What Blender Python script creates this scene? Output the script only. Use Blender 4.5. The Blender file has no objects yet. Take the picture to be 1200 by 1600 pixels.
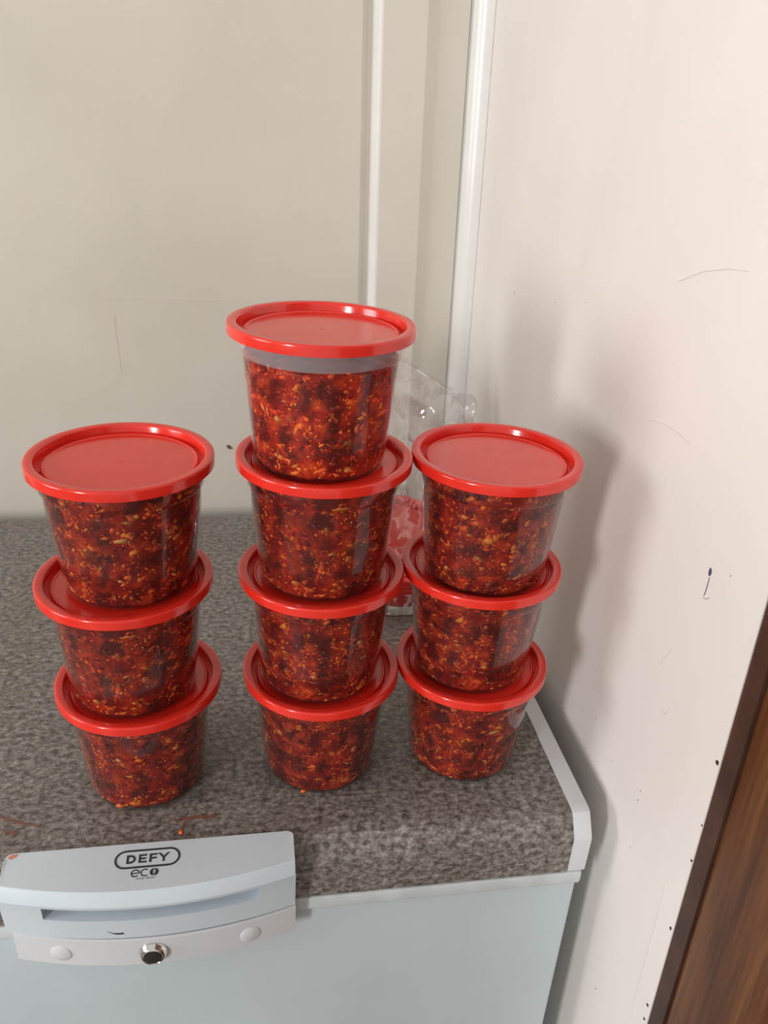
import bpy, bmesh, math, random
from mathutils import Vector, Matrix, noise

random.seed(11)
scn = bpy.context.scene
C = scn.collection

# ------------------------------------------------------------------ camera
CAM = (-0.29249, -0.47890, 0.54521)
YAW, PITCH, ROLL, FPX = 0.18391, 0.45898, 0.06205, 1283.35
cy, sy, cp, sp = math.cos(YAW), math.sin(YAW), math.cos(PITCH), math.sin(PITCH)
fwd = Vector((sy * cp, cy * cp, -sp)); rgt = Vector((cy, -sy, 0)); upv = rgt.cross(fwd)
r2 = math.cos(ROLL) * rgt + math.sin(ROLL) * upv
u2 = -math.sin(ROLL) * rgt + math.cos(ROLL) * upv
cd = bpy.data.cameras.new('camera'); cam = bpy.data.objects.new('camera', cd); C.objects.link(cam)
M = Matrix((r2, u2, -fwd)).transposed().to_4x4(); M.translation = CAM
cam.matrix_world = M
cd.sensor_fit = 'AUTO'; cd.sensor_width = 36.0; cd.lens = FPX / 1600 * 36.0
cd.clip_start = 0.02
cd.dof.use_dof = True; cd.dof.focus_distance = 0.66; cd.dof.aperture_fstop = 11.0
scn.camera = cam

# ------------------------------------------------------------------ light
world = bpy.data.worlds.new('world'); scn.world = world
world.use_nodes = True
bg = world.node_tree.nodes['Background']
bg.inputs[0].default_value = (1.0, 0.95, 0.88, 1); bg.inputs[1].default_value = 0.60

WIN = Vector((-2.58, -2.40, 0.78))
ld = bpy.data.lights.new('window_daylight', 'AREA'); ld.shape = 'RECTANGLE'
ld.size = 0.50; ld.size_y = 1.15; ld.energy = 78; ld.color = (1.0, 0.98, 0.965)
lo = bpy.data.objects.new('window_daylight', ld); C.objects.link(lo)
lo.location = WIN + Vector((0.03, 0, 0))
lo.rotation_euler = (math.pi / 2, 0, -math.pi / 2)     # shines along +x into the room

WIN2 = Vector((-2.58, -0.42, 0.76))
ld2 = bpy.data.lights.new('window_daylight_side', 'AREA'); ld2.shape = 'RECTANGLE'
ld2.size = 0.80; ld2.size_y = 1.0; ld2.energy = 20; ld2.color = (1.0, 0.98, 0.965)
lo2 = bpy.data.objects.new('window_daylight_side', ld2); C.objects.link(lo2)
lo2.location = WIN2 + Vector((0.03, 0, 0)); lo2.rotation_euler = (math.pi / 2, 0, -math.pi / 2)

scn.view_settings.view_transform = 'Standard'; scn.view_settings.look = 'None'
scn.view_settings.exposure = 0.15; scn.view_settings.gamma = 1.0
scn.view_settings.use_curve_mapping = False
scn.cycles.transparent_max_bounces = 24
scn.cycles.max_bounces = 10
scn.cycles.caustics_reflective = False; scn.cycles.caustics_refractive = False

# ------------------------------------------------------------------ helpers
def obj(name, me, mat=None, parent=None, loc=None):
    o = bpy.data.objects.new(name, me); C.objects.link(o)
    if mat is not None and me is not None and not me.materials: me.materials.append(mat)
    if parent: o.parent = parent
    if loc is not None: o.location = loc
    return o
def thing(name, label, cat, loc=(0, 0, 0), group=None):
    o = obj(name, None, None, None, loc)
    return tag(o, label, cat, group)
def tag(o, label, cat=None, group=None):
    o['label'] = label
    if cat: o['category'] = cat
    if group: o['group'] = group
    return o
def struct(o, label, cat):
    o['kind'] = 'structure'; o['label'] = label; o['category'] = cat
    return o
def mesh_from(verts, faces, smooth=False, sharp=None, name='mesh'):
    me = bpy.data.meshes.new(name); me.from_pydata([tuple(v) for v in verts], [], faces); me.update()
    bm = bmesh.new(); bm.from_mesh(me)
    bmesh.ops.remove_doubles(bm, verts=bm.verts, dist=1e-7)
    bmesh.ops.recalc_face_normals(bm, faces=bm.faces)
    bm.to_mesh(me); bm.free()
    if smooth:
        for p in me.polygons: p.use_smooth = True
        if sharp: me.set_sharp_from_angle(angle=math.radians(sharp))
    return me
def box_bm(bm, x0, x1, y0, y1, z0, z1, bev=0, seg=2):
    r = bmesh.ops.create_cube(bm, size=1.0)
    vs = r['verts']
    for v in vs:
        v.co = ((x0 + x1) / 2 + v.co.x * (x1 - x0), (y0 + y1) / 2 + v.co.y * (y1 - y0), (z0 + z1) / 2 + v.co.z * (z1 - z0))
    if bev:
        es = list({e for v in vs for e in v.link_edges})
        bmesh.ops.bevel(bm, geom=es, offset=bev, segments=seg, affect='EDGES', profile=0.5)
def box(x0, x1, y0, y1, z0, z1, bev=0, seg=2, name='box'):
    bm = bmesh.new(); box_bm(bm, x0, x1, y0, y1, z0, z1, bev, seg)
    me = bpy.data.meshes.new(name); bm.to_mesh(me); bm.free()
    if bev:
        for p in me.polygons: p.use_smooth = True
        me.set_sharp_from_angle(angle=math.radians(50))
    return me
def lathe(profile, n=96, closed=False, smooth=True, sharp=35, name='lathe'):
    verts, faces = [], []
    idx = []
    for (r, z) in profile:
        if r < 1e-6:
            verts.append((0, 0, z)); idx.append([len(verts) - 1] * n)
        else:
            row = []
            for k in range(n):
                a = 2 * math.pi * k / n
                verts.append((r * math.cos(a), r * math.sin(a), z)); row.append(len(verts) - 1)
            idx.append(row)
    pairs = [(i, i + 1) for i in range(len(profile) - 1)]
    if closed: pairs.append((len(profile) - 1, 0))
    for i, j in pairs:
        for k in range(n):
            q = (k + 1) % n
            f = [idx[i][k], idx[i][q], idx[j][q], idx[j][k]]
            f2 = []
            for v in f:
                if v not in f2: f2.append(v)
            if len(f2) >= 3: faces.append(f2)
    return mesh_from(verts, faces, smooth, sharp, name)
def extrude_profile(pts, axis, a0, a1, smooth=False, sharp=30, name='extrusion'):
    """closed polygon pts (2D) swept along an axis; pts are the other two axes in order"""
    verts, n = [], len(pts)
    for a in (a0, a1):
        for (p, q) in pts:
            verts.append({'x': (a, p, q), 'y': (p, a, q), 'z': (p, q, a)}[axis])
    faces = [[i, (i + 1) % n, n + (i + 1) % n, n + i] for i in range(n)]
    faces += [list(range(n)), list(range(2 * n - 1, n - 1, -1))]
    return mesh_from(verts, faces, smooth, sharp, name)

# ------------------------------------------------------------------ materials
def new_mat(name):
    m = bpy.data.materials.new(name); m.use_nodes = True
    nt = m.node_tree
    return m, nt, nt.nodes['Principled BSDF']
def N(nt, t, **kw):
    n = nt.nodes.new(t)
    for k, v in kw.items(): setattr(n, k, v)
    return n
def L(nt, a, b): nt.links.new(a, b)
def coords(nt, scale=(1, 1, 1), kind='Object', rot=(0, 0, 0)):
    tc = N(nt, 'ShaderNodeTexCoord'); mp = N(nt, 'ShaderNodeMapping')
    mp.inputs['Scale'].default_value = scale; mp.inputs['Rotation'].default_value = rot
    L(nt, tc.outputs[kind], mp.inputs['Vector']); return mp.outputs[0]
def noise_tex(nt, vec, scale, detail=4, rough=0.55):
    n = N(nt, 'ShaderNodeTexNoise'); n.inputs['Scale'].default_value = scale
    n.inputs['Detail'].default_value = detail; n.inputs['Roughness'].default_value = rough
    if vec is not None: L(nt, vec, n.inputs['Vector'])
    return n.outputs['Fac']
def ramp(nt, fac, stops, interp='LINEAR'):
    r = N(nt, 'ShaderNodeValToRGB'); r.color_ramp.interpolation = interp
    e = r.color_ramp.elements
    while len(e) < len(stops): e.new(0.5)
    for i, (p, c) in enumerate(stops):
        e[i].position = p; e[i].color = (*c, 1)
    L(nt, fac, r.inputs[0]); return r.outputs[0]
def mix(nt, fac, a, b, mode='MIX'):
    m = N(nt, 'ShaderNodeMix', data_type='RGBA', blend_type=mode)
    if isinstance(fac, (int, float)): m.inputs[0].default_value = fac
    else: L(nt, fac, m.inputs[0])
    for s, v in ((m.inputs[6], a), (m.inputs[7], b)):
        if isinstance(v, tuple): s.default_value = (*v, 1)
        else: L(nt, v, s)
    return m.outputs[2]
def bump(nt, h, strength, dist, target):
    b = N(nt, 'ShaderNodeBump'); b.inputs['Strength'].default_value = strength; b.inputs['Distance'].default_value = dist
    L(nt, h, b.inputs['Height']); L(nt, b.outputs[0], target.inputs['Normal'])
def plain(name, col, rough=0.5, metal=0.0, var=0.06, vscale=14):
    m, nt, p = new_mat(name)
    v = coords(nt)
    f = noise_tex(nt, v, vscale, 5)
    lo_ = tuple(max(0, c * (1 - var)) for c in col); hi = tuple(min(1, c * (1 + var)) for c in col)
    L(nt, ramp(nt, f, [(0.3, lo_), (0.7, hi)]), p.inputs['Base Color'])
    p.inputs['Roughness'].default_value = rough; p.inputs['Metallic'].default_value = metal
    return m
def painted(name, a, b, rough=0.45, bumpy=0.15, stain=(0.62, 0.55, 0.45)):
    m, nt, p = new_mat(name)
    v = coords(nt)
    f = noise_tex(nt, v, 5, 5)
    base = ramp(nt, f, [(0.32, a), (0.68, b)])
    v2 = coords(nt, (3.0, 3.0, 0.7))
    st = noise_tex(nt, v2, 4.0, 6, 0.6)
    sf = ramp(nt, st, [(0.56, (0, 0, 0)), (0.78, (0.28, 0.28, 0.28))])
    L(nt, mix(nt, sf, base, stain), p.inputs['Base Color'])
    p.inputs['Roughness'].default_value = rough
    h = noise_tex(nt, coords(nt, (1, 1, 0.35)), 260, 3)
    bump(nt, h, bumpy, 0.0006, p)
    return m

M_wallback = painted('cream_board_paint', (0.60, 0.57, 0.50), (0.66, 0.63, 0.56), 0.42)
M_wallright = painted('warm_white_wall_paint', (0.79, 0.745, 0.715), (0.84, 0.80, 0.77), 0.5, 0.12, (0.70, 0.60, 0.55))
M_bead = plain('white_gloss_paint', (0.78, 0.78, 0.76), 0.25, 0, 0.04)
M_floor = plain('floor_vinyl', (0.22, 0.18, 0.15), 0.5, 0, 0.2, 6)
M_white = plain('freezer_white_enamel', (0.535, 0.625, 0.66), 0.38, 0, 0.05, 6)
M_cap = plain('white_trim_plastic', (0.66, 0.69, 0.72), 0.35, 0, 0.05, 20)
M_handle = plain('cool_white_handle_plastic', (0.60, 0.685, 0.75), 0.32, 0, 0.03, 20)
M_plate = plain('warm_white_lock_plate_plastic', (0.63, 0.655, 0.685), 0.4, 0, 0.03, 20)
M_gasket = plain('grey_door_gasket', (0.20, 0.19, 0.19), 0.7, 0, 0.15)
M_rim = plain('aged_rim_plastic', (0.60, 0.66, 0.68), 0.45, 0, 0.12, 30)
M_print = plain('charcoal_print', (0.035, 0.042, 0.052), 0.5, 0, 0.1)
M_chrome = plain('chrome', (0.75, 0.75, 0.75), 0.12, 1.0, 0.02)
M_dark = plain('dark_keyway', (0.02, 0.018, 0.018), 0.4)
M_smear = plain('dried_orange_smear', (0.185, 0.085, 0.055), 0.5, 0, 0.4, 120)
M_smudge = plain('orange_smudge', (0.62, 0.24, 0.17), 0.45, 0, 0.1)
M_crumb = plain('orange_crumb', (0.75, 0.14, 0.02), 0.3, 0, 0.2, 200)
M_ink = plain('blue_black_ink', (0.085, 0.075, 0.17), 0.6, 0, 0.2)
M_pencil = plain('pencil_grey_scuff', (0.42, 0.36, 0.34), 0.7, 0, 0.1)
M_hair = plain('faint_scratch', (0.66, 0.605, 0.56), 0.7, 0, 0.05)
M_fly = plain('brown_speck', (0.10, 0.055, 0.03), 0.6, 0, 0.3, 300)
M_darkwood = plain('dark_brown_edge_stain', (0.060, 0.026, 0.016), 0.5, 0, 0.3, 30)

def laminate():
    m, nt, p = new_mat('speckled_stone_laminate')
    v = coords(nt, (1.0, 1.3, 1.3))
    f1 = noise_tex(nt, v, 150, 7, 0.68)
    f2 = noise_tex(nt, v, 330, 3, 0.6)
    f3 = noise_tex(nt, coords(nt), 14, 3)
    c1 = ramp(nt, f1, [(0.36, (0.075, 0.066, 0.060)), (0.46, (0.180, 0.165, 0.151)), (0.55, (0.29, 0.272, 0.250)), (0.68, (0.46, 0.44, 0.41))])
    c2 = ramp(nt, f2, [(0.38, (0.45, 0.44, 0.43)), (0.62, (1, 1, 1))])
    c = mix(nt, 0.55, c1, mix(nt, 1.0, c1, c2, 'MULTIPLY'))
    c3 = ramp(nt, f3, [(0.3, (0.86, 0.82, 0.80)), (0.7, (1.06, 1.06, 1.05))])
    L(nt, mix(nt, 1.0, c, c3, 'MULTIPLY'), p.inputs['Base Color'])
    p.inputs['Roughness'].default_value = 0.42
    bump(nt, f1, 0.15, 0.0004, p)
    return m
M_lam = laminate()

def wood():
    m, nt, p = new_mat('varnished_brown_wood')
    v = coords(nt, (14, 14, 1.2))
    f = noise_tex(nt, v, 3.0, 6, 0.6)
    g = noise_tex(nt, coords(nt, (90, 90, 4)), 3.0, 4)
    c = ramp(nt, f, [(0.3, (0.052, 0.016, 0.006)), (0.5, (0.125, 0.042, 0.012)), (0.7, (0.19, 0.075, 0.022))])
    c2 = ramp(nt, g, [(0.35, (0.72, 0.7, 0.66)), (0.6, (1, 1, 1))])
    L(nt, mix(nt, 1.0, c, c2, 'MULTIPLY'), p.inputs['Base Color'])
    p.inputs['Roughness'].default_value = 0.4
    return m
M_wood = wood()

def lid_mat():
    m, nt, p = new_mat('glossy_red_lid_plastic')
    f = noise_tex(nt, coords(nt), 30, 3)
    L(nt, ramp(nt, f, [(0.3, (0.74, 0.026, 0.016)), (0.7, (0.82, 0.036, 0.020))]), p.inputs['Base Color'])
    p.inputs['Roughness'].default_value = 0.16
    p.inputs['IOR'].default_value = 1.62
    p.inputs['Subsurface Weight'].default_value = 0.25
    p.inputs['Subsurface Radius'].default_value = (0.006, 0.0012, 0.0008)
    p.inputs['Subsurface Scale'].default_value = 0.6
    return m
M_lid = lid_mat()

def clear_plastic(name, milk, tint, rough, ior=1.45, glossboost=1.0, crinkle=False):
    m, nt, p = new_mat(name)
    nt.nodes.remove(p)
    out = nt.nodes['Material Output']
    tr = N(nt, 'ShaderNodeBsdfTransparent'); tr.inputs[0].default_value = (*tint, 1)
    gl = N(nt, 'ShaderNodeBsdfGlossy'); gl.inputs['Roughness'].default_value = rough
    gl.inputs[0].default_value = (1, 1, 1, 1)
    df = N(nt, 'ShaderNodeBsdfDiffuse'); df.inputs[0].default_value = (0.9, 0.88, 0.9, 1)
    fr = N(nt, 'ShaderNodeLayerWeight'); fr.inputs['Blend'].default_value = 0.5
    f0 = ((ior - 1) / (ior + 1)) ** 2
    pw = N(nt, 'ShaderNodeMath', operation='POWER'); pw.inputs[1].default_value = 5.0
    L(nt, fr.outputs['Facing'], pw.inputs[0])
    ma = N(nt, 'ShaderNodeMath', operation='MULTIPLY_ADD'); ma.inputs[1].default_value = 1 - f0; ma.inputs[2].default_value = f0
    L(nt, pw.outputs[0], ma.inputs[0])
    a = N(nt, 'ShaderNodeMixShader'); a.inputs[0].default_value = milk
    L(nt, tr.outputs[0], a.inputs[1]); L(nt, df.outputs[0], a.inputs[2])
    b = N(nt, 'ShaderNodeMixShader')
    mm = N(nt, 'ShaderNodeMath', operation='MULTIPLY'); mm.inputs[1].default_value = glossboost
    L(nt, ma.outputs[0], mm.inputs[0])
    gs = mm.outputs[0]
    if not crinkle:            # the inner face is wetted by the filling and barely reflects
        geo = N(nt, 'ShaderNodeNewGeometry'); wet = N(nt, 'ShaderNodeMath', operation='MULTIPLY_ADD')
        wet.inputs[1].default_value = -0.8; wet.inputs[2].default_value = 1.0
        L(nt, geo.outputs['Backfacing'], wet.inputs[0])
        mw = N(nt, 'ShaderNodeMath', operation='MULTIPLY'); L(nt, gs, mw.inputs[0]); L(nt, wet.outputs[0], mw.inputs[1]); gs = mw.outputs[0]
    L(nt, gs, b.inputs[0])
    L(nt, a.outputs[0], b.inputs[1]); L(nt, gl.outputs[0], b.inputs[2])
    L(nt, b.outputs[0], out.inputs[0])
    v = coords(nt)
    if crinkle:
        vo = N(nt, 'ShaderNodeTexVoronoi', feature='DISTANCE_TO_EDGE'); vo.inputs['Scale'].default_value = 30
        ns = N(nt, 'ShaderNodeTexNoise'); ns.inputs['Scale'].default_value = 30; ns.inputs['Detail'].default_value = 3
        L(nt, v, ns.inputs['Vector'])
        mv = N(nt, 'ShaderNodeMix', data_type='VECTOR'); mv.inputs[0].default_value = 0.012
        L(nt, v, mv.inputs[4]); L(nt, ns.outputs['Color'], mv.inputs[5]); L(nt, mv.outputs[1], vo.inputs['Vector'])
        bp = N(nt, 'ShaderNodeBump'); bp.inputs['Strength'].default_value = 0.9; bp.inputs['Distance'].default_value = 0.006
        L(nt, vo.outputs['Distance'], bp.inputs['Height'])
        er = ramp(nt, vo.outputs['Distance'], [(0.0, (0.30, 0.30, 0.30)), (0.022, (milk, milk, milk))])  # fold glints painted in: film turns whiter along the crease lines
        ns2 = noise_tex(nt, v, 26, 2); es = ramp(nt, ns2, [(0.50, (0, 0, 0)), (0.60, (1, 1, 1))])
        L(nt, mix(nt, es, (milk, milk, milk), er), a.inputs[0])
        for n in (gl, fr, df): L(nt, bp.outputs[0], n.inputs['Normal'])
    return m
M_clear = clear_plastic('clear_tub_plastic', 0.004, (0.99, 0.98, 0.98), 0.05, 1.36)
M_fog = clear_plastic('steamed_up_tub_plastic', 0.13, (0.97, 0.92, 0.93), 0.15, 1.42)
M_film = clear_plastic('crinkled_clear_film', 0.012, (0.99, 0.985, 0.985), 0.07, 1.5, 2.0, True)

def patch(nt):                 # coherent patches: dark red jelly or bright chopped vegetables
    f = noise_tex(nt, coords(nt), 62, 2, 0.5)
    return ramp(nt, f, [(0.38, (0.06, 0.06, 0.06)), (0.50, (0.75, 0.75, 0.75)), (0.58, (1, 1, 1))])
def relish_mats(kind='', gain=1.0):
    m, nt, p = new_mat(kind + 'dark_red_relish_sauce')
    v = coords(nt)
    f = noise_tex(nt, v, 75, 5, 0.65)
    c = ramp(nt, f, [(0.32, (0.11, 0.005, 0.003)), (0.48, (0.28, 0.014, 0.006)), (0.60, (0.46, 0.040, 0.010)), (0.74, (0.62, 0.13, 0.020))])
    pf = patch(nt)
    c = mix(nt, pf, (0.075, 0.004, 0.003), c)
    c = mix(nt, 1.0, c, (gain, gain, gain), 'MULTIPLY')
    L(nt, c, p.inputs['Base Color']); p.inputs['Roughness'].default_value = 0.35; p.inputs['IOR'].default_value = 1.22
    bump(nt, noise_tex(nt, v, 320, 4), 0.6, 0.001, p)
    m2, nt, p = new_mat(kind + 'chopped_chilli_and_vegetable_bits')
    geo = N(nt, 'ShaderNodeNewGeometry')
    c = ramp(nt, geo.outputs['Random Per Island'], [
        (0.0, (0.14, 0.005, 0.003)), (0.20, (0.32, 0.012, 0.006)), (0.42, (0.55, 0.032, 0.010)),
        (0.58, (0.72, 0.075, 0.014)), (0.76, (0.80, 0.15, 0.020)), (0.93, (0.76, 0.24, 0.035)),
        (0.99, (0.68, 0.33, 0.09)), (1.0, (0.40, 0.20, 0.04))])
    L(nt, mix(nt, 1.0, mix(nt, patch(nt), (0.12, 0.006, 0.004), c), (gain, gain, gain), 'MULTIPLY'), p.inputs['Base Color'])
    p.inputs['Roughness'].default_value = 0.3; p.inputs['IOR'].default_value = 1.25
    return m, m2
M_sauce, M_bits = relish_mats('deep_', 0.76)
M_sauce2, M_bits2 = relish_mats('orange_', 1.08)   # topmost tub: same relish colours at a higher gain

# ------------------------------------------------------------------ the room
XW, YB = 0.027, 0.645
ZF, ZC = -0.86, 1.75
floor = struct(obj('floor', box(-2.7, 0.3, -3.2, YB + 0.1, ZF - 0.05, ZF), M_floor), 'dark vinyl floor under the freezer', 'floor')

# back wall: cream board, v-groove, raised cover board, lower board
prof = [(-2.7, YB), (-0.1305, YB), (-0.1295, YB + 0.0005), (-0.1220, YB + 0.0085), (-0.1180, YB + 0.0100), (-0.1170, YB + 0.0090),
        (-0.1110, YB - 0.0035), (-0.1090, YB - 0.0052), (-0.1060, YB - 0.0055), (-0.0525, YB - 0.0055), (-0.0505, YB - 0.0045),
        (-0.0365, YB + 0.0045), (-0.0345, YB + 0.0050), (0.0018, YB + 0.0050), (0.0018, YB + 0.012), (XW + 0.02, YB + 0.012),
        (XW + 0.02, YB + 0.06), (-2.7, YB + 0.06)]
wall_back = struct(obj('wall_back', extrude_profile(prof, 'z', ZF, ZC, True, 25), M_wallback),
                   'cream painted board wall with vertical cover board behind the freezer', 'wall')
wall_back.data.materials.append(M_bead)            # groove edge of the cover board takes the whiter bead material
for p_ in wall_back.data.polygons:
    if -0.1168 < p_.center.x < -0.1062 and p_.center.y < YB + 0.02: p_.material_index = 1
# bead in the corner
bp = [(0.0028, YB + 0.0118), (0.0028, YB - 0.001)]
for k in range(9):
    a = math.pi - k * math.pi / 2 / 8
    bp.append((XW - 0.0005 + math.cos(a) * 0.0235, YB + 0.003 - math.sin(a) * 0.020))
bp += [(XW - 0.0005, YB + 0.0118)]
bead = struct(obj('trim_1', extrude_profile(bp, 'z', ZF, ZC, True, 30), M_bead),
              'white rounded bead in the corner between the two walls', 'trim')
# right wall
wall_right = struct(obj('wall_right', box(XW, XW + 0.08, -0.0960, YB + 0.012, ZF, ZC), M_wallright),
                    'warm white painted wall to the right of the freezer', 'wall')
# door frame on the right
door = struct(obj('door_1', None), 'brown varnished wooden door frame beside the white wall', 'door')
fp = [(XW + 0.08, -0.0960), (XW + 0.001, -0.0960), (XW + 0.001, -0.1125), (XW + 0.08, -0.1125)]
edge = obj('edge_strip', extrude_profile(fp, 'z', ZF, 1.25), M_darkwood, door)  # flat strip, darker brown than the frame post
edge['label'] = 'dark brown edge of the door frame'
fp = [(XW + 0.08, -0.1126), (XW + 0.0045, -0.1126), (XW + 0.0030, -0.1140), (XW + 0.0025, -0.117), (XW + 0.0025, -0.195), (XW + 0.005, -0.2), (XW + 0.08, -0.2)]
obj('frame_post', extrude_profile(fp, 'z', ZF, 1.25, True, 40), M_wood, door)
obj('door_leaf', box(XW + 0.012, XW + 0.052, -1.0, -0.2005, ZF + 0.01, 1.2, 0.002), M_wood, door)

# left wall with the window the daylight comes through
wx0, wx1 = -2.70, -2.60
def lw(name, y0, y1, z0, z1, parent=None): return obj(name, box(wx0, wx1, y0, y1, z0, z1), M_wallback, parent)
holes = [(WIN.y - 0.30, WIN.y + 0.30, WIN.z - 0.63, WIN.z + 0.63), (WIN2.y - 0.45, WIN2.y + 0.45, WIN2.z - 0.55, WIN2.z + 0.55)]
bm = bmesh.new()
ys = [-3.2, holes[0][0], holes[0][1], holes[1][0], holes[1][1], YB + 0.06]
for i in (0, 2, 4): box_bm(bm, wx0, wx1, ys[i], ys[i + 1], ZF, ZC)
for h in holes:
    box_bm(bm, wx0, wx1, h[0], h[1], ZF, h[2]); box_bm(bm, wx0, wx1, h[0], h[1], h[3], ZC)
me = bpy.data.meshes.new('wall_left'); bm.to_mesh(me); bm.free()
struct(obj('wall_left', me, M_wallback), 'cream wall with two windows outside the picture', 'wall')
for n_, (h, lb) in enumerate(zip(holes, ('window letting daylight in from behind the camera', 'window letting daylight in from the left'))):
    win = struct(obj('window_%d' % (n_ + 1), None), lb, 'window')
    bm = bmesh.new()
    for a in ((h[0], h[0] + 0.04, h[2], h[3]), (h[1] - 0.04, h[1], h[2], h[3]), (h[0] + 0.04, h[1] - 0.04, h[2], h[2] + 0.04), (h[0] + 0.04, h[1] - 0.04, h[3] - 0.04, h[3])):
        box_bm(bm, -2.66, -2.62, *a)
    me = bpy.data.meshes.new('window_frame'); bm.to_mesh(me); bm.free()
    obj('window_frame', me, M_bead, win)

# these walls are a little out of plumb with the freezer
LEAN = Matrix.Translation((XW, 0, 0)) @ Matrix.Rotation(math.radians(-1.4), 4, 'Y') @ Matrix.Translation((-XW, 0, 0))
LINV = LEAN.inverted()
for o in (wall_back, bead, wall_right, door): o.matrix_world = LEAN

# marks on the walls (thin paint, ink and pencil films on the surface)
def wall_poly(name, pts, mat, parent, plane, d=0.0004):
    """pts 2D on the wall: (x,z) on the back wall, (y,z) on the right wall"""
    n = len(pts)
    if plane == 'back': v = [(x, YB - d, z) for x, z in pts] + [(x, YB + 0.0002, z) for x, z in pts]
    else: v = [(XW - d, y, z) for y, z in pts] + [(XW + 0.0002, y, z) for y, z in pts]
    f = [list(range(n)), list(range(2 * n - 1, n - 1, -1))] + [[i, (i + 1) % n, n + (i + 1) % n, n + i] for i in range(n)]
    return obj(name, mesh_from(v, f), mat, parent)
def stroke(name, line, w, mat, parent, plane):
    lft, rt = [], []
    for i, (x, y) in enumerate(line):
        a = Vector(line[max(0, i - 1)]); b = Vector(line[min(len(line) - 1, i + 1)])
        t = (b - a).normalized(); nrm = Vector((-t.y, t.x))
        ww = w * (0.35 + 0.65 * math.sin(math.pi * (i + 0.5) / len(line)))
        lft.append((x + nrm.x * ww / 2, y + nrm.y * ww / 2)); rt.append((x - nrm.x * ww / 2, y - nrm.y * ww / 2))
    return wall_poly(name, lft + rt[::-1], mat, parent, plane)
def blob(cx, cy_, rx, ry, n=9, jag=0.25, rot=0):
    o = []
    for k in range(n):
        a = 2 * math.pi * k / n; s = 1 + random.uniform(-jag, jag)
        x, y = rx * s * math.cos(a), ry * s * math.sin(a)
        o.append((cx + x * math.cos(rot) - y * math.sin(rot), cy_ + x * math.sin(rot) + y * math.cos(rot)))
    return o
def px_ray(px, py):
    d = fwd + r2 * ((px - 600) / FPX) - u2 * ((py - 800) / FPX)
    return d
def on_right(px, py):
    d = LINV.to_3x3() @ px_ray(px, py); c = LINV @ Vector(CAM); t = (XW - c.x) / d.x; return (c.y + t * d.y, c.z + t * d.z)
def on_back(px, py):
    d = LINV.to_3x3() @ px_ray(px, py); c = LINV @ Vector(CAM); t = (YB - c.y) / d.y; return (c.x + t * d.x, c.z + t * d.z)
def on_top(px, py, z=0.0):
    d = px_ray(px, py); t = (z - CAM[2]) / d.z; return (CAM[0] + t * d.x, CAM[1] + t * d.y)

y, z = on_right(1110, 894)
ink = wall_poly('ink_mark', blob(y, z, 0.0017, 0.0030, 10, 0.15), M_ink, wall_right, 'right'); ink['label'] = 'dark blue ink blot'
stroke('ink_tail', [on_right(*q) for q in ((1109, 902), (1106, 914), (1103, 924), (1100, 931))], 0.0006, M_ink, wall_right, 'right')
stroke('pencil_mark', [on_right(*q) for q in ((1099, 934), (1104, 936), (1109, 934))], 0.0006, M_pencil, wall_right, 'right')
for line, w in ((((1031, 1040), (1037, 1030), (1046, 1022), (1052, 1013)), 0.0006), (((1010, 655), (1040, 663), (1062, 678), (1078, 693)), 0.0006),
                (((867, 614), (871, 618), (874, 621)), 0.0004), (((1035, 1110), (1041, 1116), (1047, 1108)), 0.0004),
                (((1040, 1380), (1025, 1440), (1000, 1530), (985, 1590)), 0.00045), (((1060, 440), (1100, 424), (1140, 420), (1170, 424)), 0.0006)):
    stroke('scratch', [on_right(*q) for q in line], w, M_hair, wall_right, 'right')
for px, py, s in ((918, 738, .0006), (804, 458, .0008), (997, 1250, .0009), (1001, 1236, .0007), (985, 1324, .0005), (932, 1122, .0006),
                  (931, 1545, .0010), (957, 1189, .0005), (910, 1108, .0005), (868, 473, .0006), (916, 473, .0004), (1142, 900, .0006)):
    y, z = on_right(px, py)
    wall_poly('paint_speck', blob(y, z, s, s * 1.3, 7), M_pencil, wall_right, 'right')
for px, py, s in ((1121, 1191, .0020), (1081, 1345, .0010), (1048, 1450, .0013), (1012, 1570, .0016), (1007, 1592, .0014), (1097, 1290, .0008)):
    y, z = on_right(px, py)
    wall_poly('stain_spot', blob(y, z, s, s * 1.1, 8, 0.35), M_darkwood, wall_right, 'right')
for line in (((150, 466), (200, 464), (260, 466), (330, 469), (365, 468)), ((178, 490), (182, 530), (190, 583))):
    stroke('hairline_crack', [on_back(*q) for q in line], 0.0008, M_hair, wall_back, 'back')
for px, py, s in ((345, 96, .0012), (500, 222, .001), (75, 406, .0009)):
    x, z = on_back(px, py); wall_poly('paint_speck', blob(x, z, s, s, 7), M_hair, wall_back, 'back')
x, z = on_back(358, 698)
sp_ = wall_poly('brown_speck', blob(x, z, 0.0034, 0.0019, 9, 0.3, -0.6), M_fly, wall_back, 'back', 0.002)
sp_['label'] = 'tiny brown speck stuck on the wall'

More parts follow.
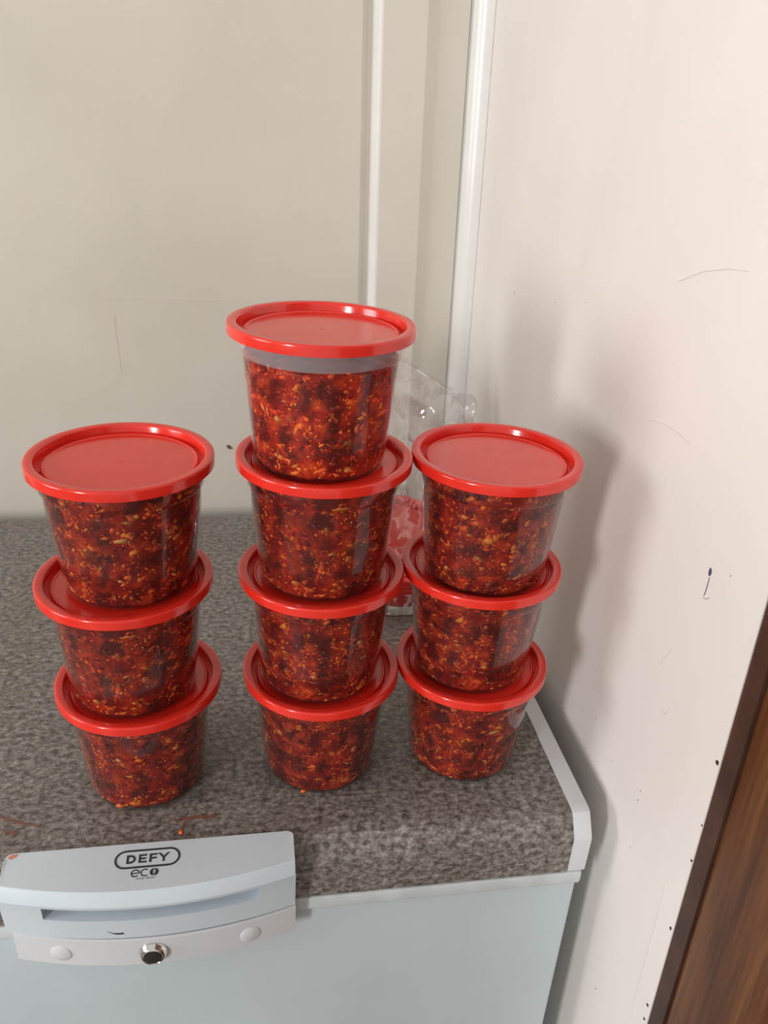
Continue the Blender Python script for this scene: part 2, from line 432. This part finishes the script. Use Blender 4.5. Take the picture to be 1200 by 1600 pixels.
# ------------------------------------------------------------------ chest freezer
FX0, FD = -1.10, 0.61          # left end, depth
fz = thing('chest_freezer', 'white chest freezer with a speckled grey-brown worktop lid', 'freezer', (0, 0, ZF))
F = Vector((0, 0, -ZF))        # parts are built in scene coordinates, then moved under the base empty
def fpart(name, me, mat, parent=None, label=None):
    o = obj(name, me, mat, parent or fz)
    if parent is None: o.location = F
    if label: o['label'] = label
    return o
fpart('body', box(FX0, -0.003, 0.004, FD, ZF + 0.03, -0.0745, 0.004, 3), M_white)
for fx in (FX0 + 0.1, -0.1):
    for fy in (0.08, FD - 0.08):
        fpart('foot', lathe([(0, ZF), (0.02, ZF), (0.02, ZF + 0.031), (0, ZF + 0.031)], 20), M_dark).location = F + Vector((fx, fy, 0))
fpart('rim', box(FX0 - 0.002, -0.0015, 0.000, FD, -0.0765, -0.0618, 0.0025, 3), M_rim)
fpart('gasket', box(FX0 + 0.01, -0.010, 0.006, FD - 0.01, -0.0620, -0.0570), M_gasket)
# worktop lid: flat, bevelled nose, upright face, slightly rounded back
X1 = -0.0165
def lid_profile(inset=0.0):
    p = [(0.0005, -0.0597), (0.0005, -0.0215), (0.0012, -0.0190), (0.0105, -0.0045), (0.0125, -0.0018), (0.0165, -0.0006), (0.022, 0.0)]
    p += [(FD - 0.012, 0.0), (FD - 0.005, -0.0015), (FD - 0.001, -0.006), (FD, -0.012), (FD, -0.0597)]
    return p
fpart('worktop', extrude_profile(lid_profile(), 'x', FX0 + 0.0165, X1, True, 24), M_lam, None, 'speckled grey-brown laminate worktop lid')
def cap(x0, x1):
    p = [(0.0045, -0.0608), (-0.0005, -0.0580), (-0.0012, -0.0205), (-0.0006, -0.0182), (0.0098, -0.0030), (0.0122, -0.0002), (0.0160, 0.0010), (0.022, 0.0013),
         (FD - 0.010, 0.0013), (FD - 0.003, -0.001), (FD + 0.001, -0.008), (FD + 0.001, -0.0608)]
    me = extrude_profile(p, 'x', x0, x1, False)
    bm = bmesh.new(); bm.from_mesh(me)
    out = x1 if x1 > -0.1 else x0
    es = [e for e in bm.edges if all(abs(v.co.x - out) < 1e-5 for v in e.verts)]
    bmesh.ops.bevel(bm, geom=es, offset=0.0018, segments=3, affect='EDGES', profile=0.5)
    bm.to_mesh(me); bm.free()
    for q in me.polygons: q.use_smooth = True
    me.set_sharp_from_angle(angle=math.radians(28))
    return me
fpart('end_cap', cap(X1 + 0.0001, 0.0), M_cap, None, 'white plastic end strip of the lid')
fpart('end_cap', cap(FX0, FX0 + 0.0164), M_cap)

# handle
HX0, HX1 = -0.4850, -0.2600
def hs(t): return math.sin(math.pi * t)          # 0 at the ends, 1 in the middle
NS = 40
def handle_section(t):
    """cross-section (y,z) at 0..1 along the handle"""
    b = 4 * t * (1 - t)
    yf = -0.0120 - 0.0160 * b
    zf = 0.0002
    yb, zb = 0.0165, 0.0030
    return [(yb, -0.004), (yb, zb - 0.0012), (yb - 0.0012, zb), (yf + 0.0006, zf), (yf - 0.0002, zf - 0.0006), (yf - 0.0048, zf - 0.0098), (yf - 0.0051, zf - 0.0110),
            (yf - 0.0047, -0.0134), (yf - 0.0046, -0.0138), (yf - 0.0033, -0.0275), (yf - 0.0032, -0.0281), (yf - 0.0012, -0.0502), (yf + 0.001, -0.0514), (-0.0008, -0.0514), (-0.0008, -0.004)]
def sweep(section, x0, x1, n, xs=None, smooth=True, sharp=28):
    ts = xs or [i / n for i in range(n + 1)]
    verts, faces = [], []
    k = len(section(0.5))
    for t in ts:
        for (y, z) in section(t):
            verts.append((x0 + (x1 - x0) * t, y, z))
    for i in range(len(ts) - 1):
        for j in range(k):
            a, b = i * k + j, i * k + (j + 1) % k
            faces.append([a, b, b + k, a + k])
    faces.append(list(range(k))); faces.append([(len(ts) - 1) * k + j for j in range(k - 1, -1, -1)])
    return verts, faces
def handle_mesh():
    SL0, SL1 = 0.142, 0.868
    ts = sorted([i / NS for i in range(NS + 1)] + [SL0, SL1, 0.002, 0.005, 0.01, 0.018, 0.982, 0.99, 0.995, 0.998])
    verts, faces = sweep(handle_section, HX0, HX1, NS, ts)
    k = 15
    # round the two rear corners of the top plate and taper the ends a little towards the bottom
    for i, t in enumerate(ts):
        for j in range(k):
            x, y, z = verts[i * k + j]
            e = min(t, 1 - t) * (HX1 - HX0)
            if e < 0.006 and j in (0, 1, 2):
                y -= 0.006 - math.sqrt(max(0, 0.006 ** 2 - (0.006 - e) ** 2))
            if t in (0.0, 1.0): x += (0.0012 if t == 0 else -0.0012) * (1 if j in (2, 3, 4) else 0)
            verts[i * k + j] = (x, y, z)
    # finger slot: cut the front strip j 8->9 between SL0 and SL1 and line it
    out = []
    for f in faces:
        if len(f) == 4:
            i0 = min(f) // k; js = sorted({v % k for v in f})
            if js == [8, 9] and SL0 - 1e-6 <= ts[i0] and ts[i0 + 1] <= SL1 + 1e-6: continue
        out.append(f)
    ins = [i for i, t in enumerate(ts) if SL0 - 1e-6 <= t <= SL1 + 1e-6]
    base = len(verts)
    for i in ins:
        for j, dz in ((8, -0.0006), (9, 0.0010)):
            x, y, z = verts[i * k + j]; verts.append((x, -0.0070, z + dz))
    for n, i in enumerate(ins[:-1]):
        a, b = i * k, (i + 1) * k; c, d = base + 2 * n, base + 2 * n + 2
        out += [[a + 8, b + 8, d, c], [c, d, d + 1, c + 1], [c + 1, d + 1, b + 9, a + 9]]
    a, c = ins[0] * k, base; out.append([a + 8, c, c + 1, a + 9])
    a, c = ins[-1] * k, base + 2 * (len(ins) - 1); out.append([a + 8, c, c + 1, a + 9])
    return mesh_from(verts, out, True, 17)
handle = fpart('handle', handle_mesh(), M_handle, None, 'cool white plastic lid handle with finger slot')

# print on the sloped top of the handle: a local frame, u along x, v up the slope
HXM = (HX0 + HX1) / 2
def facet_point(u, v, lift=0.00012):
    """u metres right of the handle middle, v metres behind the facet's front edge"""
    t = (HXM + u - HX0) / (HX1 - HX0); b = 4 * t * (1 - t)
    yf, zf = -0.0120 - 0.0160 * b, 0.0002
    y0, z0, y1, z1 = yf + 0.0006, zf, 0.0153, 0.0030
    ln = math.hypot(y1 - y0, z1 - z0)
    yv = -0.0300 + v * 0.985
    s = (yv - y0) / (y1 - y0)
    return (HXM + u, yv, z0 + (z1 - z0) * s + lift)
def print_mesh(polys):
    verts, faces = [], []
    for poly in polys:
        i = len(verts); n = len(poly)
        verts += [facet_point(u, v, 0.00030) for u, v in poly] + [facet_point(u, v, -0.0002) for u, v in poly]
        faces.append(list(range(i, i + n))); faces.append(list(range(i + 2 * n - 1, i + n - 1, -1)))
        faces += [[i + a, i + (a + 1) % n, i + n + (a + 1) % n, i + n + a] for a in range(n)]
    me = bpy.data.meshes.new('print'); me.from_pydata(verts, [], faces); me.update()
    bm = bmesh.new(); bm.from_mesh(me); bmesh.ops.recalc_face_normals(bm, faces=bm.faces); bm.to_mesh(me); bm.free()
    return me
def thick(line, w, closed=False):
    """a stroke of quads along a polyline"""
    q = []; n = len(line)
    sides = []
    for i in range(n):
        a = Vector(line[(i - 1) % n] if closed or i else line[0]); b = Vector(line[(i + 1) % n] if closed or i < n - 1 else line[-1])
        t = (b - a).normalized(); nr = Vector((-t.y, t.x)) * w / 2; p = Vector(line[i])
        sides.append((tuple(p + nr), tuple(p - nr)))
    for i in range(n if closed else n - 1):
        a, b = sides[i], sides[(i + 1) % n]
        q.append([a[0], b[0], b[1], a[1]])
    return q
def pill(cx, cv, hw, hh, n=12):
    o = []
    for k in range(n + 1):
        a = -math.pi / 2 + math.pi * k / n; o.append((cx + hw - hh + hh * math.cos(a), cv + hh * math.sin(a)))
    for k in range(n + 1):
        a = math.pi / 2 + math.pi * k / n; o.append((cx - hw + hh + hh * math.cos(a), cv + hh * math.sin(a)))
    return o
LU, LV = 0.0, 0.0312
LS, LDU, LDV = 0.90, -0.0034, 0.0
_fp = facet_point
def facet_point(u, v, lift=0.00012): return _fp(LDU + u * LS, LDV + 0.03 + (v - 0.03) * LS, lift)        # logo centre
polys = thick(pill(LU, LV, 0.0272, 0.0086), 0.0018, True)
def rect(x0, x1, y0, y1): return [(x0, y0), (x1, y0), (x1, y1), (x0, y1)]
hL, st = 0.0086, 0.0019        # letter height, stem
y0 = LV - hL / 2; y1 = LV + hL / 2
x = LU - 0.0178                # D
polys.append(rect(x, x + st, y0, y1))
arc = [(x + st, y1 - st / 2)] + [(x + 0.0034 + 0.0034 * math.cos(a), LV + (hL / 2 - st / 2) * math.sin(a)) for a in [math.pi / 2 - math.pi * k / 10 for k in range(11)]] + [(x + st, y0 + st / 2)]
polys += thick(arc, st)
x = LU - 0.0075                # E
polys += [rect(x, x + st, y0, y1), rect(x + st, x + 0.0068, y0, y0 + 0.0016), rect(x + st, x + 0.0062, LV - 0.0008, LV + 0.0008), rect(x + st, x + 0.0068, y1 - 0.0016, y1)]
x = LU + 0.0016                # F
polys += [rect(x, x + st, y0, y1), rect(x + st, x + 0.0062, LV - 0.0010, LV + 0.0006), rect(x + st, x + 0.0068, y1 - 0.0016, y1)]
x = LU + 0.0139                # Y
polys += [rect(x - st / 2, x + st / 2, y0, LV), [(x - st / 2, LV - 0.0006), (x + 0.0001, LV + 0.0008), (x - 0.0028, y1), (x - 0.0050, y1)],
          [(x - 0.0001, LV + 0.0008), (x + st / 2, LV - 0.0006), (x + 0.0050, y1), (x + 0.0028, y1)]]
o = fpart('brand_print', print_mesh(polys), M_print, handle, 'DEFY in a dark rounded outline')
EV, EU = 0.0166, LU - 0.0006
polys = []
ex = EU - 0.0085
polys += thick([(ex - 0.0032, EV)] + [(ex + 0.0032, EV)] , 0.0008)
polys += thick([(ex + 0.0033 * math.cos(a), EV + 0.0033 * math.sin(a)) for a in [math.radians(0 + 12.5 * k) for k in range(26)]], 0.0009)
ex = EU - 0.0004
polys += thick([(ex + 0.0033 * math.cos(a), EV + 0.0033 * math.sin(a)) for a in [math.radians(50 + 13 * k) for k in range(21)]], 0.0009)
o = fpart('eco_print', print_mesh(polys), M_print, handle, 'thin dark eco lettering')
ex = EU + 0.0074
ring = [(ex + 0.0037 * math.cos(2 * math.pi * k / 24), EV + 0.0037 * math.sin(2 * math.pi * k / 24)) for k in range(24)]
half_l = [p for p in ring if p[0] < ex - 0.0003]; half_r = [p for p in ring if p[0] > ex + 0.0003]
half_l.sort(key=lambda p: math.atan2(p[1] - EV, -(p[0] - ex))); half_r.sort(key=lambda p: math.atan2(p[1] - EV, p[0] - ex))
fpart('eco_dot', print_mesh([half_l, half_r, rect(ex - 0.00035, ex + 0.00035, EV - 0.0036, EV - 0.0012), rect(ex - 0.00035, ex + 0.00035, EV + 0.0022, EV + 0.0036)]), M_print, handle)
# the tiny line under it
def text_mesh(txt, size, u, v):
    cu = bpy.data.curves.new('txt', 'FONT'); cu.body = txt; cu.size = size; cu.align_x = 'CENTER'; cu.resolution_u = 2
    to = bpy.data.objects.new('txt', cu); C.objects.link(to)
    dg = bpy.context.evaluated_depsgraph_get(); me = bpy.data.meshes.new_from_object(to.evaluated_get(dg))
    bpy.data.objects.remove(to)
    for vt in me.vertices: vt.co = facet_point(u + vt.co.x, v + vt.co.y, 0.00025)
    return me
fpart('small_print', text_mesh('energy efficient', 0.0026, EU + 0.0006, EV - 0.0062), M_print, handle)
# dirt mark and food smudge on the handle
x, z = -0.398, -0.047
def on_handle_front(x, z, lift=0.0003):
    t = (x - HX0) / (HX1 - HX0); b = 4 * t * (1 - t); yf = -0.0120 - 0.0160 * b
    return (x, yf - 0.0032 + 0.0020 * (-0.0281 - z) / 0.0221 - lift, z)
def handle_patch(name, pts, mat):
    n = len(pts); v = [on_handle_front(*p) for p in pts] + [on_handle_front(*p, -0.0004) for p in pts]
    f = [list(range(n)), list(range(2 * n - 1, n - 1, -1))] + [[i, (i + 1) % n, n + (i + 1) % n, n + i] for i in range(n)]
    return fpart(name, mesh_from(v, f), mat, handle)
handle_patch('scuff', [(-0.4065, -0.0408), (-0.4020, -0.0432), (-0.3975, -0.0434), (-0.3945, -0.0430), (-0.3940, -0.0448), (-0.3975, -0.0452), (-0.4010, -0.0446)], M_print)['label'] = 'black scuff on the handle'
_a = [(-0.1105, 0.0425), (-0.1075, 0.0447), (-0.1030, 0.0449), (-0.1040, 0.0425), (-0.1075, 0.0405)]
def _sm(u, v, l): return _fp(u, v, l)
v = [_sm(u, w_, 0.0003) for u, w_ in _a] + [_sm(u, w_, -0.0003) for u, w_ in _a]
fpart('sauce_smudge', mesh_from(v, [list(range(5)), list(range(9, 4, -1))] + [[i, (i + 1) % 5, 5 + (i + 1) % 5, 5 + i] for i in range(5)]), M_smudge, handle)
# lock plate under the handle, following its curve
def plate_section(t):
    b = 4 * t * (1 - t); yf = -0.0125 - 0.0165 * b
    return [(-0.0012, -0.0540), (yf + 0.0015, -0.0540), (yf, -0.0550), (yf + 0.001, -0.0847), (yf + 0.0025, -0.0862), (0.0038, -0.0862), (0.0038, -0.0768), (-0.0012, -0.0766)]
v_, f_ = sweep(plate_section, HX0 + 0.004, HX1 + 0.0005, NS)
plate = fpart('lock_plate', mesh_from(v_, f_, True, 28), M_plate, None, 'white curved lock plate on the freezer body')
def plate_y(x, z):
    t = (x - HX0 - 0.004) / (HX1 + 0.0005 - HX0 - 0.004); b = 4 * t * (1 - t)
    yf = -0.0125 - 0.0165 * b; s = (-0.0550 - z) / 0.0297
    slope = -0.0165 * 4 * (1 - 2 * t) / (HX1 - HX0 - 0.0035)
    return yf + 0.001 * s, math.atan(slope)
def knob_on_plate(name, prof, x, z, mat, parent, label=None):
    yy, ang = plate_y(x, z)
    o = fpart(name, lathe(prof, 32, False, True, 40), mat, parent, label)
    o.rotation_euler = (math.pi / 2, 0, ang); o.location = (x, yy, z)
    return o
for px_, nm in ((-0.4450, 'screw_cap'), (-0.2970, 'screw_cap')):
    knob_on_plate(nm, [(0, -0.001), (0.0084, -0.001), (0.0084, 0.0004), (0.0076, 0.0010), (0, 0.0011)], px_, -0.0708, M_plate, plate)
lock = knob_on_plate('lock', [(0, -0.002), (0.0112, -0.002), (0.0112, 0.0010), (0.0106, 0.0020), (0.0101, 0.0032), (0.0094, 0.0046), (0.0084, 0.0056), (0.0078, 0.0057), (0.0074, 0.0050), (0, 0.0050)], -0.3735, -0.0700, M_chrome, plate, 'chrome key lock')
knob_on_plate('lock_face', [(0, 0.0046), (0.0072, 0.0046), (0.0070, 0.0055), (0.0040, 0.0062), (0, 0.0064)], -0.3735, -0.0700, M_dark, plate, 'dark face of the lock')  # dark surroundings mirrored in the chrome, put in as black colour
# smears on the worktop and handle
def top_blob(name, pts, mat, parent, zt=0.0003):
    n = len(pts); v = [(x, y, zt) for x, y in pts] + [(x, y, -0.0003) for x, y in pts]
    f = [list(range(n)), list(range(2 * n - 1, n - 1, -1))] + [[i, (i + 1) % n, n + (i + 1) % n, n + i] for i in range(n)]
    return fpart(name, mesh_from(v, f), mat, parent)
def top_stroke(px, w, mat=M_smear):
    line = [on_top(*q) for q in px]; lf, rt = [], []
    for i, (x, y) in enumerate(line):
        a = Vector(line[max(0, i - 1)]); b = Vector(line[min(len(line) - 1, i + 1)]); t = (b - a).normalized()
        ww = w * random.uniform(0.5, 1.1); lf.append((x - t.y * ww, y + t.x * ww)); rt.append((x + t.y * ww, y - t.x * ww))
    return top_blob('sauce_smear', lf + rt[::-1], mat, None)
top_stroke(((274, 1284), (286, 1279), (298, 1279), (312, 1276), (326, 1277), (337, 1272)), 0.0018)
top_stroke(((284, 1303), (285, 1294), (290, 1285)), 0.0017)
top_stroke(((0, 1277), (14, 1281), (30, 1285), (45, 1289), (62, 1291)), 0.0012)
top_stroke(((8, 1303), (18, 1301), (28, 1302)), 0.0018)

# ------------------------------------------------------------------ tubs of relish
RL, H = 0.0675, 0.0999         # lid radius, stacking pitch
ZR = H + 0.0060                # rim top
lid_prof = [(0, 0.1003), (0.0006, 0.1002), (0.0009, 0.0999), (0.0533, 0.0999), (0.0540, 0.1005), (0.0549, 0.1005), (0.0554, 0.0998), (0.0560, 0.0972), (0.0570, 0.0965), (0.0588, 0.0966), (0.0596, 0.0990),
            (0.0601, 0.1042), (0.0606, 0.1054), (0.0614, 0.1059), (0.0656, 0.1059), (0.0668, 0.1057), (0.0674, 0.1050), (RL, 0.1042), (RL, 0.0982), (0.0671, 0.0980), (0.0660, 0.0980),
            (0.0657, 0.0986), (0.0655, 0.1038), (0.0640, 0.1046), (0.0622, 0.1045), (0.0613, 0.1032), (0.0607, 0.0970), (0.0598, 0.0956), (0.0568, 0.0954), (0.0550, 0.0965), (0.0542, 0.0987), (0, 0.0987)]
ME_lid = lathe(lid_prof, 112, False, True, 40, 'lid')
tub_prof = [(0, 0.0012), (0.0430, 0.0012), (0.0448, 0.0), (0.0465, 0.0), (0.0485, 0.0008), (0.0498, 0.0024), (0.0506, 0.0052), (0.0578, 0.0826), (0.0582, 0.0838), (0.0596, 0.0850), (0.0600, 0.0860), (0.0611, 0.0968), (0.0619, 0.1020), (0.0638, 0.1026), (0.0638, 0.1034),
            (0.0620, 0.1034), (0.0610, 0.1026), (0.0602, 0.0968), (0.0592, 0.0863), (0.0588, 0.0857), (0.0574, 0.0845), (0.0570, 0.0832), (0.0498, 0.0056), (0.0491, 0.0034), (0.0478, 0.0020), (0.0462, 0.0014), (0, 0.0020)]
ME_tub = lathe(tub_prof, 112, False, True, 40, 'tub')
ME_tub.materials.append(M_clear)
ME_tub_fog = ME_tub.copy(); ME_tub_fog.materials.append(M_fog)     # steamed-up collar above a lower fill
for p_ in ME_tub_fog.polygons:
    if p_.center.z > 0.0845: p_.material_index = 1
def r_in(z):                   # inner radius of the tub
    if z < 0.0056: return 0.0478 + (0.0498 - 0.0478) * max(0, (z - 0.002) / 0.0036)
    if z < 0.0832: return 0.0498 + (0.0570 - 0.0498) * (z - 0.0056) / 0.0776
    if z < 0.0863: return 0.0570 + 0.0022 * (z - 0.0832) / 0.0031
    return 0.0592
def sauce_mesh(fill, seed):
    rnd = random.Random(seed); off = Vector((seed * 3.1, 0, 0))
    n, rows = 90, 34; verts, faces = [], []
    for i in range(rows + 1):
        z = 0.0026 + (fill - 0.0026) * i / rows
        for k in range(n):
            a = 2 * math.pi * k / n
            d = noise.fractal(Vector((math.cos(a) * 0.055, math.sin(a) * 0.055, z)) * 110 + off, 1.0, 2.0, 3)
            r = r_in(z) - 0.0006 - 0.0012 * max(0, d + 0.45)
            verts.append((r * math.cos(a), r * math.sin(a), z))
    for i in range(rows):
        for k in range(n):
            q = (k + 1) % n
            faces.append([i * n + k, i * n + q, (i + 1) * n + q, (i + 1) * n + k])
    # lumpy top
    base = rows * n
    prev = [base + k for k in range(n)]
    for j in range(1, 7):
        row = []
        for k in range(n):
            a = 2 * math.pi * k / n; r = 0.055 * (1 - j / 7)
            z = fill + 0.0022 * noise.noise(Vector((r * math.cos(a), r * math.sin(a), seed)) * 90)
            verts.append((r * math.cos(a), r * math.sin(a), z)); row.append(len(verts) - 1)
        for k in range(n): faces.append([prev[k], prev[(k + 1) % n], row[(k + 1) % n], row[k]])
        prev = row
    faces.append(prev); faces.append(list(range(n - 1, -1, -1)))
    return mesh_from(verts, faces, True, None, 'sauce')
_bm = bmesh.new(); bmesh.ops.create_icosphere(_bm, subdivisions=1, radius=1.0)
ICO_V = [v.co.copy() for v in _bm.verts]; ICO_F = [[v.index for v in f.verts] for f in _bm.faces]; _bm.free()
def bits_mesh(fill, seed, count):
    rnd = random.Random(seed); verts, faces = [], []
    for c in range(count):
        z = 0.004 + (fill - 0.005) * rnd.random(); a = rnd.random() * 2 * math.pi
        u = rnd.random()
        s = 0.0009 + 0.0030 * u ** 2.4
        ln = s * rnd.uniform(1.0, 2.4); wd = s * rnd.uniform(0.6, 1.1); th = min(s * 0.7, 0.0011)
        rt = rnd.uniform(0, math.pi)
        er = Vector((math.cos(a), math.sin(a), 0)); et = Vector((-math.sin(a), math.cos(a), 0)); ez = Vector((0.09 * math.cos(a), 0.09 * math.sin(a), 1)).normalized()
        e1 = et * math.cos(rt) + ez * math.sin(rt); e2 = ez * math.cos(rt) - et * math.sin(rt)
        zz = min(max(z, 0.004 + ln * 0.7), fill - 0.0004)
        lim = r_in(max(0.003, zz - abs(ln * math.sin(rt)))) - 0.0001
        cen = er * (lim - th * rnd.uniform(1.0, 2.0) - 0.0001) + Vector((0, 0, zz))
        i0 = len(verts)
        for v in ICO_V:
            j = rnd.uniform(0.72, 1.12)
            p = cen + (e1 * (v.x * ln) + e2 * (v.y * wd)) * j + er * (v.z * th)
            rr = math.hypot(p.x, p.y); mx = r_in(max(0.003, p.z)) - 0.00012
            if rr > mx: p.x *= mx / rr; p.y *= mx / rr
            p.z = max(p.z, 0.0026)
            verts.append(tuple(p))
        faces += [[i0 + q for q in f] for f in ICO_F]
    me = bpy.data.meshes.new('bits'); me.from_pydata(verts, [], faces); me.update()
    for q in me.polygons: q.use_smooth = True
    return me
FULL = [(sauce_mesh(0.0940, s), bits_mesh(0.0935, 40 + s, 3200)) for s in (1, 2, 3)]
LOW = (sauce_mesh(0.0830, 7), bits_mesh(0.0832, 57, 3000))
for pr in FULL: pr[0].materials.append(M_sauce); pr[1].materials.append(M_bits)
LOW[0].materials.append(M_sauce2); LOW[1].materials.append(M_bits2)

GROUP = 'red-lidded clear tubs of chopped red relish'
tubs = [  # x, y, level, label
    (-0.3834, 0.1018, 2, 'clear red-lidded tub of chopped relish on top of the left stack'),
    (-0.3880, 0.0985, 1, 'clear red-lidded tub of chopped relish in the middle of the left stack'),
    (-0.3847, 0.1007, 0, 'bottom red-lidded tub of the left stack, nearest the handle'),
    (-0.2373, 0.1036, 3, 'topmost tub of the tall middle stack, with a clear empty band under its red lid'),
    (-0.2333, 0.1018, 2, 'second tub from the top of the four-high middle stack'),
    (-0.2332, 0.1024, 1, 'third tub from the top of the four-high middle stack'),
    (-0.2313, 0.1041, 0, 'bottom tub of the four-high middle stack, standing on the worktop'),
    (-0.0975, 0.0990, 2, 'red-lidded tub on top of the right stack by the white wall'),
    (-0.0977, 0.1045, 1, 'middle tub of the three-high right stack by the white wall'),
    (-0.0960, 0.1038, 0, 'bottom tub of the right stack, standing by the white end strip'),
]
rt_rnd = random.Random(5)
for i, (x, y, lev, lab) in enumerate(tubs):
    t = thing('relish_tub', lab, 'tub', (x, y, lev * H), GROUP)
    t.rotation_euler.z = rt_rnd.uniform(0, 6.28)
    obj('container', ME_tub_fog if lev == 3 else ME_tub, M_clear, t)['label'] = 'clear tapered plastic container'
    obj('lid', ME_lid, M_lid, t)['label'] = 'glossy red snap-on lid'
    sm, bmx = LOW if lev == 3 else FULL[i % 3]
    so = obj('relish', sm, M_sauce, t); so['label'] = 'dark red relish'
    bo = obj('vegetable_bits', bmx, M_bits, so); bo['kind'] = 'stuff'

# crumbs of relish at the foot of the stacks
def crumb(name, px, py, sx, sy_, sz, label, seed):
    rnd = random.Random(seed)
    x, y = on_top(px, py)
    v = [((p.x * sx) * rnd.uniform(.8, 1.15), (p.y * sy_) * rnd.uniform(.8, 1.15), max(-1, p.z * 1.3) * sz + sz) for p in ICO_V]
    o = obj(name, mesh_from(v, ICO_F, True), M_crumb, None, (x, y, 0.0))
    tag(o, label, 'food crumb', 'spilled crumbs of relish')
crumb('relish_crumb', 190, 1261, 0.0056, 0.0024, 0.0022, 'orange crumb at the foot of the left stack', 1)
crumb('relish_crumb', 475, 1238, 0.0034, 0.0020, 0.0016, 'small orange crumb at the foot of the middle stack', 2)
crumb('relish_crumb', 283, 1302, 0.0022, 0.0030, 0.0012, 'orange crumb on the worktop just behind the white handle', 3)

# ------------------------------------------------------------------ spare lids in a clear bag behind the stacks
BX, BY = -0.112, 0.402
tilt = math.radians(24)
lab = ['top', 'second', 'third', 'fourth', 'fifth', 'bottom']
for k in range(6):
    o = obj('spare_lid', ME_lid, M_lid)
    n_ = Vector((0.10, -math.sin(tilt), math.cos(tilt))).normalized()
    rotm = n_.to_track_quat('Z', 'Y')
    o.rotation_mode = 'QUATERNION'; o.rotation_quaternion = rotm
    base = Vector((BX, BY, 0.0)) + Vector((0, 0, 0.032)) + n_ * (0.0088 * k)
    o.location = base - n_ * 0.0980
    tag(o, '%s red lid of the spare lids inside the clear bag' % lab[5 - k], 'lid', 'spare red lids in the clear bag')

def bag_mesh():
    n, rows = 96, 90; verts, faces = [], []
    for i in range(rows + 1):
        v = i / rows
        # height varies: the bag stands up to a slanting, gathered mouth
        for k in range(n):
            a = 2 * math.pi * k / n
            rx = 0.084 * (1 - 0.05 * v) ; ry = 0.080 - 0.062 * v ** 1.2
            if v < 0.08: s = math.sqrt(max(0, 1 - (1 - v / 0.08) ** 2)) * 0.12 + 0.88; rx *= s; ry *= s
            cx = BX - 0.004 + 0.028 * v; cyy = BY - 0.002 + 0.075 * v
            x = cx + rx * math.cos(a); yy = cyy + ry * math.sin(a)
            top = 0.285 - 0.52 * (x - (BX - 0.02)) * (1 if x > BX - 0.02 else 0.2)
            z = v * top
            p = Vector((x, yy, z))
            amp = 0.011 * min(1, 0.15 + v * 1.2)
            d = noise.fractal(p * 22 + Vector((5, 3, 1)), 1, 2, 3)
            rdg = abs(noise.noise(p * 34 + Vector((9, 2, 4)))) * 2 - 0.5
            nx, ny = math.cos(a), math.sin(a)
            x += nx * amp * (d - rdg * 0.8); yy += ny * amp * (d - rdg * 0.8) * 0.8
            z += 0.006 * v * noise.noise(p * 40) + (0.010 * noise.noise(Vector((a * 2.2, 0, 3))) * v ** 6)
            verts.append((min(x, XW - 0.004), min(yy, YB - 0.012), max(0.0006, z)))
    for i in range(rows):
        for k in range(n):
            q = (k + 1) % n; faces.append([i * n + k, i * n + q, (i + 1) * n + q, (i + 1) * n + k])
    faces.append(list(range(n - 1, -1, -1)))
    me = mesh_from(verts, faces, True, None, 'bag')
    return me
bag = obj('plastic_bag', bag_mesh(), M_film)
sol = bag.modifiers.new('film', 'SOLIDIFY'); sol.thickness = 0.0001
tag(bag, 'crumpled clear plastic bag of spare red lids behind the stacks', 'plastic bag')
